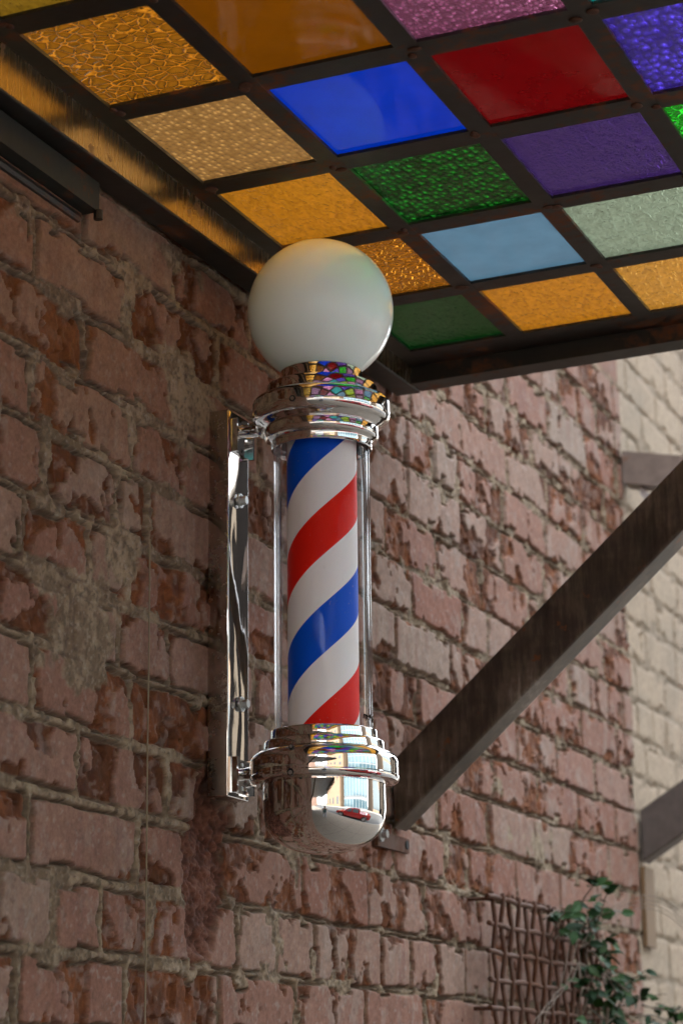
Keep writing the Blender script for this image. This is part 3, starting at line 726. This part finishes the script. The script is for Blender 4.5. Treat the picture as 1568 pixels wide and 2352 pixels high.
# ================================================================ rusty wire trellis
tr = empty('wire_trellis', (WX, 3.34, .05))
tag(tr, 'rusty woven wire trellis panel fixed on the brick wall at lower right under the vine', 'trellis')
zs_ = [.293 - .0390 * k for k in range(9)]; ys_ = [3.232 + .0375 * k for k in range(15)]
TX = WX + .040
bm0 = None
for k, z in enumerate(zs_):
    bm = bmesh.new(); pts = []
    for s_ in range(0, 80):
        y = 3.205 + s_ * .0071
        pts.append((TX + .0018 * math.cos(math.pi * (y - ys_[0]) / .0375 + (k % 2) * math.pi), y, z + .0012 * math.sin(s_ * .21 + k)))
    tube(bm, pts, .0038, 7)
    obj('horizontal_wire', bm, RUST, tr, smooth=True)
for k, y in enumerate(ys_):
    bm = bmesh.new(); pts = []
    for s_ in range(0, 50):
        z = .301 - s_ * .0074
        pts.append((TX - .0018 * math.cos(math.pi * (z - zs_[0]) / 0.0390 + (k % 2) * math.pi), y + .0013 * math.sin(s_ * .5 + k * 1.7), z))
    tube(bm, pts, .0036, 7)
    obj('vertical_wire', bm, RUST, tr, smooth=True)
for z in (.293, .137):
    bm = bmesh.new(); cyl(bm, (WX - .01, 3.25, z), (TX, 3.25, z), .003, 8)
    obj('standoff', bm, RUST, tr)

# ================================================================ vine
vine = empty('climbing_vine', (WX + .03, 3.75, -.1))
tag(vine, 'leafy dark green vine climbing over the rusty trellis at the lower right', 'vine')
LEAFM = []
def leafmat(name, c):
    q = M(name); q.bsdf(q.mix(q.noise(60, 4), tuple(x * .7 for x in c), tuple(x * 1.3 for x in c)), .55, 0, q.bump(q.noise(150, 3), .2, .001), Specular_IOR_Level=.15)
    return q.m
LM = [leafmat('leaf_dark', (.007, .024, .006)), leafmat('leaf_mid', (.016, .046, .008)), leafmat('leaf_pale', (.034, .062, .022))]
rv = random.Random(5)
stems = bmesh.new(); leaves = bmesh.new()
def leaf(p, d, n, L, mi):
    d = d.normalized(); s_ = d.cross(n).normalized(); n = s_.cross(d)
    prof = [(0, 0), (.18, .22), (.42, .30), (.70, .21), (1, 0)]
    mid = [leaves.verts.new(p + d * (L * t) - n * (L * .12 * t * t)) for t, w_ in prof]
    le = [leaves.verts.new(p + d * (L * t) + s_ * (L * w_) + n * (L * .05 - L * .12 * t * t)) for t, w_ in prof[1:-1]]
    ri = [leaves.verts.new(p + d * (L * t) - s_ * (L * w_) + n * (L * .05 - L * .12 * t * t)) for t, w_ in prof[1:-1]]
    for a in (le, ri):
        ch = [mid[0]] + a + [mid[-1]]
        for q_ in range(4):
            vs_ = [mid[q_], mid[q_ + 1], ch[q_ + 1], ch[q_]]; u_ = []
            for x_ in vs_:
                if x_ not in u_: u_.append(x_)
            if len(u_) >= 3: leaves.faces.new(u_).material_index = mi
def sprig(p, d, L, nleaf, r=.0016, sz=(.014, .03), drop=.25):
    pts = [p.copy()]; d = d.normalized(); step = L / 12
    for k in range(12):
        d = (d + Vector((rv.uniform(-.16, .16), rv.uniform(-.22, .22), rv.uniform(-.2, .16) - drop * .15))).normalized()
        p = p + d * step
        if p.x < WX + .012: p.x = WX + .012
        pts.append(p.copy())
    tube(stems, pts, [r * (1 - .6 * k / 12) for k in range(13)], 5)
    for k in range(nleaf):
        i = rv.randrange(2, 13); a = rv.uniform(0, 6.28)
        ld = (Vector((math.cos(a), math.sin(a) * .9, rv.uniform(-.7, .5))) + d * .5)
        nn = Vector((rv.uniform(-.2, .9), rv.uniform(-1, .2), rv.uniform(.1, 1)))
        leaf(pts[i] + Vector((rv.uniform(-.004, .004),) * 3), ld, nn, rv.uniform(*sz), rv.choice((0, 0, 0, 1, 1, 2)))
    return pts
# main stems
roots = []
for y0, zt in ((3.70, .24), (3.80, .21), (3.92, .16), (4.04, .10), (3.66, .22)):
    pts = [Vector((WX + .03 + .02 * math.sin(k * .8 + y0), y0 + .03 * math.sin(k * .5 + y0 * 7) - .004 * k, -.35 + (zt + .35) * k / 14)) for k in range(15)]
    tube(stems, pts, [.0045 * (1 - .5 * k / 15) for k in range(15)], 6); roots.append(pts)
for pts in roots:
    for _ in range(24):
        i = rv.randrange(5, 15)
        sprig(pts[i], Vector((rv.uniform(-.1, .8), rv.uniform(-.6, .9), rv.uniform(-.3, .7))), rv.uniform(.05, .14), rv.randrange(5, 11))
for _ in range(10):    # top tuft over the trellis edge
    sprig(Vector((WX + .045, rv.uniform(3.44, 3.68), rv.uniform(.235, .29))), Vector((.25, rv.uniform(-.5, .9), .45)), rv.uniform(.06, .11), 7, sz=(.018, .034))
for _ in range(22):    # sprays reaching out to the right, in front of the tan wall
    sprig(Vector((WX + .08, rv.uniform(3.82, 4.05), rv.uniform(-.02, .17))), Vector((.75, rv.uniform(.3, 1.2), rv.uniform(-.3, .4))), rv.uniform(.10, .22), 12, sz=(.012, .026))
for _ in range(20):
    sprig(Vector((WX + rv.uniform(.10, .16), rv.uniform(4.0, 4.2), rv.uniform(-.02, .20))), Vector((.4, rv.uniform(.2, 1.0), rv.uniform(-.3, .5))), rv.uniform(.08, .18), 12, sz=(.012, .024))
# bare arching tendrils
for k in range(4):
    pts = [Vector((WX + .05 + .10 * t, 3.74 + .56 * t + .02 * k, .285 + .07 * math.sin(min(1, t * 1.25) * math.pi * .75) - .16 * t * t * (1 + .12 * k) + .01 * k)) for t in [m / 24 for m in range(25)]]
    tube(stems, pts, .0008, 5)
for k in range(3):
    pts = [Vector((TX + .012, 3.36 + .25 * t, .05 + .20 * t + .03 * math.sin(t * 5 + k) + .02 * k)) for t in [m / 16 for m in range(17)]]
    tube(stems, pts, .0008, 5)
obj('foliage', leaves, LM, vine, recalc=False)
obj('stem', stems, plain('dry_stem', (.12, .085, .06), .8), vine, smooth=True)

# ================================================================ the street behind the camera, mirrored in the chrome
def sheet(name, x0, x1, y0, y1, z, mat, n=1):
    bm = bmesh.new(); v = [bm.verts.new(p) for p in ((x0, y0, z), (x1, y0, z), (x1, y1, z), (x0, y1, z))]; bm.faces.new(v)
    return tag(obj(name, bm, mat, recalc=False), kind='structure')
def ground_mat(name, a, b, sc1=6, joint=None):
    q = M(name); col = q.mix(q.noise(sc1, 6, .65), a, b)
    if joint:
        br = q.n('TexBrick'); br.offset = 0; br.inputs['Scale'].default_value = 1; br.inputs['Mortar Size'].default_value = .008; br.inputs['Brick Width'].default_value = joint; br.inputs['Row Height'].default_value = joint
        q.l(q.tc.outputs['Object'], br.inputs['Vector']); br.inputs['Color1'].default_value = br.inputs['Color2'].default_value = (1, 1, 1, 1); br.inputs['Mortar'].default_value = (.35, .33, .3, 1)
        col = q.mix(1.0, col, br.outputs[0], 'MULTIPLY')
    q.bsdf(col, .9, 0, q.bump(q.noise(200, 4), .3, .002)); return q.m
sheet('road', -60, 90, -90, 90, GZ - .14, ground_mat('asphalt', (.028, .028, .029), (.045, .044, .042)))
bm = bmesh.new(); box(bm, -1.6, 1.95, -60, 60, GZ - .13, GZ)
tag(obj('sidewalk', bm, ground_mat('pavement_concrete', (.085, .070, .054), (.12, .100, .078), 5, 1.2)), kind='structure')
bm = bmesh.new(); box(bm, 1.953, 2.11, -60, 60, GZ - .13, GZ + .003)
tag(obj('kerb', bm, ground_mat('kerb_concrete', (.10, .095, .088), (.14, .13, .12), 9), bevel=.02), kind='structure')
bm = bmesh.new(); box(bm, 12.5, 18, -60, 60, GZ - .13, GZ)
tag(obj('far_sidewalk', bm, ground_mat('far_concrete', (.15, .14, .125), (.20, .185, .165), 5, 1.5)), kind='structure')

def building(name, label, x0, x1, y0, y1, h, wall, glassm, wx, wy0, nw, nf, ww, wh, frame, base=1.2):
    b_ = empty(name, ((x0 + x1) / 2, (y0 + y1) / 2, GZ)); tag(b_, label, 'building')
    bm = bmesh.new(); box(bm, x0, x1, y0, y1, GZ, GZ + h); obj('wall', bm, wall, b_)
    bm = bmesh.new(); box(bm, x0 - .25, x1 + .25, y0 - .25, y1 + .25, GZ + h + .002, GZ + h + .5); obj('roof', bm, frame, b_)
    dy = (y1 - y0) / nw; dz = (h - base) / nf; first = None
    for f in range(nf):
        for k in range(nw):
            yc_ = y0 + dy * (k + .5); z_ = GZ + base + dz * (f + .5)
            if first is None:
                bm = bmesh.new(); box(bm, x0 - .06, x0 + .02, yc_ - ww / 2 - .08, yc_ + ww / 2 + .08, z_ - wh / 2 - .08, z_ + wh / 2 + .08)
                bmesh.ops.translate(bm, verts=bm.verts, vec=(-x0, -yc_, -z_))
                fo = obj('window', bm, frame, None); 
                bm = bmesh.new(); box(bm, -.075, -.062, -ww / 2, ww / 2, -wh / 2, wh / 2); po = obj('pane', bm, glassm, None)
                first = (fo.data, po.data); bpy.data.objects.remove(fo); bpy.data.objects.remove(po)
            a_ = bpy.data.objects.new('window', first[0]); COL.objects.link(a_); a_.parent = b_; a_.location = Vector((x0, yc_, z_)) - b_.location
            p_ = bpy.data.objects.new('pane', first[1]); COL.objects.link(p_); p_.parent = a_
    return b_
DG = plain('dark_window_glass', (.05, .07, .08), .08, 0); BG = plain('blue_window_glass', (.05, .09, .11), .06, .25)
building('tan_building', 'tan office block with small windows across the street mirrored in the chrome cap', 17, 30, -34, -12, 22, plain('tan_stucco', (.17, .115, .07), .85), DG, 0, 0, 4, 5, 1.8, 2.0, plain('brick_red_trim', (.22, .09, .06), .85))
building('glass_building', 'blue glass office building across the street mirrored in the chrome', 18, 34, -9, 9, 24, plain('grey_mullion', (.12, .13, .135), .5), BG, 0, 0, 8, 7, 1.9, 2.8, plain('mullion_frame', (.16, .17, .17), .5), .4)
building('cream_building', 'cream pillared building further along the street mirrored in the chrome', 16, 30, 14, 27, 17, plain('cream_stucco', (.17, .115, .075), .85), DG, 0, 0, 5, 3, 2.6, 4.2, plain('cream_trim', (.26, .2, .15), .8))
building('brown_building', 'brown brick building closing the street end mirrored in the chrome', -9, 6, -52, -40, 16, plain('brown_brick', (.24, .15, .11), .9), DG, 0, 0, 3, 3, 1.8, 2.2, plain('stone_trim', (.4, .36, .3), .8))

building('grey_building', 'dark grey block far along the street mirrored in the chrome bracket', 7, 60, 50, 75, 19.5, plain('grey_render', (.012, .010, .009), .95, 0, Specular_IOR_Level=.03), DG, 0, 0, 3, 3, 2.6, 3.2, plain('beige_trim', (.22, .18, .14), .8))
gb = bpy.data.objects['grey_building']
for xx_, ww_, z0_, z1_ in ((16, 3.0, 1, 12), (24, 2.2, 5, 18.5), (33, 3.5, 1, 17)):
    bm = bmesh.new(); box(bm, xx_, xx_ + ww_, 49.6, 50.1, GZ + z0_, GZ + z1_); obj('facade_panel', bm, plain('beige_panel', (.20, .155, .11), .9), gb)
# red pickup truck parked at the kerb
pk = empty('pickup_truck', (3.2, 1.6, GZ - .14)); tag(pk, 'red crew cab pickup truck parked at the kerb, mirrored in the chrome cap', 'pickup truck')
RED = plain('red_paint', (.20, .008, .009), .25, 0, Coat_Weight=1.0); BLK = plain('tyre_rubber', (.015, .015, .016), .8); RIM = plain('wheel_alloy', (.45, .45, .46), .3, .8)
X0, X1 = 2.32, 4.12; Yp, Zp = -1.0, GZ - .14
def ext(name, prof, x0, x1, mat, par, inset=0, bev=.03):
    bm = bmesh.new(); a = [bm.verts.new((x0 + inset * (z > 1.0), Yp + y, Zp + z)) for y, z in prof]; b = [bm.verts.new((x1 - inset * (z > 1.0), Yp + y, Zp + z)) for y, z in prof]
    bm.faces.new(a); bm.faces.new(b[::-1]); n = len(a)
    for k in range(n): bm.faces.new((a[k], b[k], b[(k + 1) % n], a[(k + 1) % n]))
    return obj(name, bm, mat, par, bevel=bev, seg=2, autosmooth=35)
body = ext('body', [(.0, .45), (.05, .75), (.15, .98), (1.35, 1.08), (1.9, 1.08), (3.55, 1.12), (5.5, 1.12), (5.55, .5), (5.05, .42), (4.95, .72), (4.5, .9), (4.05, .72), (3.95, .38), (1.5, .36), (1.4, .72), (.98, .9), (.5, .72), (.4, .42)], X0, X1, RED, pk)
cab = ext('cab', [(1.30, 1.082), (1.95, 1.66), (3.2, 1.72), (3.5, 1.66), (3.62, 1.082)], X0 + .06, X1 - .06, RED, pk, .12)
for sx_, xx in ((-1, X0 + .165), (1, X1 - .165)):
    for (a_, b_) in (((1.62, 1.14), (2.45, 1.60)), ((2.58, 1.14), (3.35, 1.60))):
        bm = bmesh.new()
        ps = [(a_[0] if a_[0] > 2 else a_[0], a_[1]), (b_[0], a_[1]), (b_[0], b_[1]), (a_[0] + (.45 if a_[0] < 2 else .02), b_[1])]
        f_ = [bm.verts.new((xx + sx_ * .02, Yp + y, Zp + z)) for y, z in ps]; g_ = [bm.verts.new((xx + sx_ * .008, Yp + y, Zp + z)) for y, z in ps]
        bm.faces.new(f_); bm.faces.new(g_[::-1])
        for k in range(4): bm.faces.new((f_[k], f_[(k + 1) % 4], g_[(k + 1) % 4], g_[k]))
        obj('side_window', bm, DG, cab)
for y in (.95, 4.5):
    for x, s_ in ((X0 + .02, 1), (X1 - .24, 1)):
        bm = bmesh.new(); cyl(bm, (x, Yp + y, Zp + .38), (x + .22, Yp + y, Zp + .38), .38, 32)
        wh_ = obj('wheel', bm, BLK, pk, bevel=.03, autosmooth=40)
        bm = bmesh.new(); xo = x - .012 if x < 3 else x + .22; cyl(bm, (xo, Yp + y, Zp + .38), (xo + .014, Yp + y, Zp + .38), .24, 24); obj('rim', bm, RIM, wh_)
for x in (X0 + .12, X1 - .42):
    bm = bmesh.new(); box(bm, x, x + .3, Yp - .012, Yp + .06, Zp + .72, Zp + .88); obj('headlight', bm, plain('lamp_glass', (.7, .72, .72), .15), pk, bevel=.01)

# photographer standing behind the lens
F = Vector((-.377, .926, 0)).normalized(); S = Vector((F.y, -F.x, 0))
def P(s_, f_, z): return S * s_ + F * f_ + Vector((0, 0, z))
SK = {'pelvis': (0, -.30, -.72, .13), 'waist': (0, -.30, -.52, .12), 'chest': (0, -.29, -.30, .145), 'neck': (0, -.26, -.13, .055), 'head': (0, -.225, -.015, .075), 'crown': (0, -.235, .075, .072),
      'shR': (.17, -.28, -.20, .055), 'elR': (.24, -.13, -.36, .042), 'wrR': (.09, -.05, -.12, .028), 'haR': (.065, -.045, -.05, .026),
      'shL': (-.17, -.28, -.20, .055), 'elL': (-.20, -.08, -.36, .042), 'wrL': (-.05, .0, -.14, .028), 'haL': (-.02, -.015, -.085, .028),
      'hpR': (.09, -.30, -.80, .10), 'knR': (.11, -.27, -1.18, .065), 'anR': (.12, -.30, -1.53, .045), 'toR': (.13, -.16, -1.585, .035),
      'hpL': (-.09, -.30, -.80, .10), 'knL': (-.11, -.28, -1.18, .065), 'anL': (-.12, -.31, -1.53, .045), 'toL': (-.14, -.17, -1.585, .035)}
ED = [('pelvis', 'waist'), ('waist', 'chest'), ('chest', 'neck'), ('neck', 'head'), ('head', 'crown'), ('chest', 'shR'), ('shR', 'elR'), ('elR', 'wrR'), ('wrR', 'haR'), ('chest', 'shL'), ('shL', 'elL'), ('elL', 'wrL'), ('wrL', 'haL'),
      ('pelvis', 'hpR'), ('hpR', 'knR'), ('knR', 'anR'), ('anR', 'toR'), ('pelvis', 'hpL'), ('hpL', 'knL'), ('knL', 'anL'), ('anL', 'toL')]
names_ = list(SK); vco = [P(*SK[k][:3]) for k in names_]; rad_ = [SK[k][3] for k in names_]; edg = [(names_.index(a), names_.index(b)) for a, b in ED]
def addch(par, pts):
    i = names_.index(par)
    for p_, r_ in pts:
        vco.append(p_); rad_.append(r_); edg.append((i, len(vco) - 1)); i = len(vco) - 1
for hn, sg in (('haR', 1), ('haL', -1)):
    b_ = P(*SK[hn][:3])
    for k in range(4):
        o1 = Vector((0, 0, .014 - .013 * k)) if sg > 0 else S * (.018 - .012 * k)
        addch(hn, [(b_ + o1 * 1.2 + F * .012 + (Vector((0, 0, 0)) if sg > 0 else Vector((0, 0, .008))), .0085), (b_ + o1 * 1.3 + F * .022 - S * (.02 * sg if sg > 0 else 0) + (Vector((0, 0, 0)) if sg > 0 else Vector((0, 0, .025))), .0078), (b_ + o1 * 1.3 + F * .012 - S * (.034 if sg > 0 else .0) + (Vector((0, 0, 0)) if sg > 0 else Vector((0, 0, .04))), .007)])
    addch(hn, [(b_ - F * .022 + Vector((0, 0, .006)), .010), (b_ - F * .03 - S * .02 * sg + Vector((0, 0, .02)), .0085)])
me = bpy.data.meshes.new('person'); me.from_pydata([tuple(v) for v in vco], edg, [])
per = bpy.data.objects.new('person', me); COL.objects.link(per)
md = per.modifiers.new('Skin', 'SKIN'); per.modifiers.new('Sub', 'SUBSURF').levels = 1
for k, sv in enumerate(me.skin_vertices[0].data): sv.radius = (rad_[k], rad_[k]); sv.use_root = (k == 0)
dg = bpy.context.evaluated_depsgraph_get(); dg.update()
m2 = bpy.data.meshes.new_from_object(per.evaluated_get(dg)); bpy.data.objects.remove(per)
per = bpy.data.objects.new('person', m2); COL.objects.link(per)
for m in (plain('skin', (.50, .30, .22), .6), plain('teal_shirt', (.03, .07, .07), .85), plain('grey_trousers', (.20, .20, .22), .85), plain('dark_shoes', (.03, .03, .03), .6)): m2.materials.append(m)
for p_ in m2.polygons:
    z = p_.center.z; s_ = abs(p_.center.dot(S)); f_ = p_.center.dot(F); p_.use_smooth = True
    p_.material_index = 3 if z < -1.54 else 2 if z < -.70 else (0 if (z > -.165 and s_ < .11) or f_ > -.11 else 1)
tag(per, 'photographer in a dark shirt and grey trousers raising a camera, mirrored in the chrome', 'person')
bm = bmesh.new(); bmesh.ops.create_uvsphere(bm, u_segments=20, v_segments=12, radius=.092, matrix=Matrix.Translation(P(0, -.255, .04)) @ Matrix.Diagonal((1, 1.05, 1.05, 1)))
bmesh.ops.delete(bm, geom=[v for v in bm.verts if v.co.z < .0 or (v.co.dot(F) > -.19 and v.co.z < .07)], context='VERTS')
obj('hair', bm, plain('brown_hair', (.06, .035, .02), .8), per, smooth=True)
bm = bmesh.new()
def obox(s0, s1, f0, f1, z0, z1):
    hexa(bm, [P(s0, f0, z0), P(s1, f0, z0), P(s1, f1, z0), P(s0, f1, z0), P(s0, f0, z1), P(s1, f0, z1), P(s1, f1, z1), P(s0, f1, z1)])
CAMB = plain('black_camera_body', (.015, .015, .016), .5)
obox(-.07, .07, -.135, -.075, -.055, .045); obox(-.025, .025, -.13, -.08, .046, .068)
pc = obj('photo_camera', bm, CAMB, bevel=.006); tag(pc, 'black photo camera held up by the photographer, mirrored in the chrome', 'camera')
bm = bmesh.new(); cyl(bm, P(0, -.075, -.005), P(0, -.012, 0), .036, 24); obj('lens', bm, CAMB, pc)
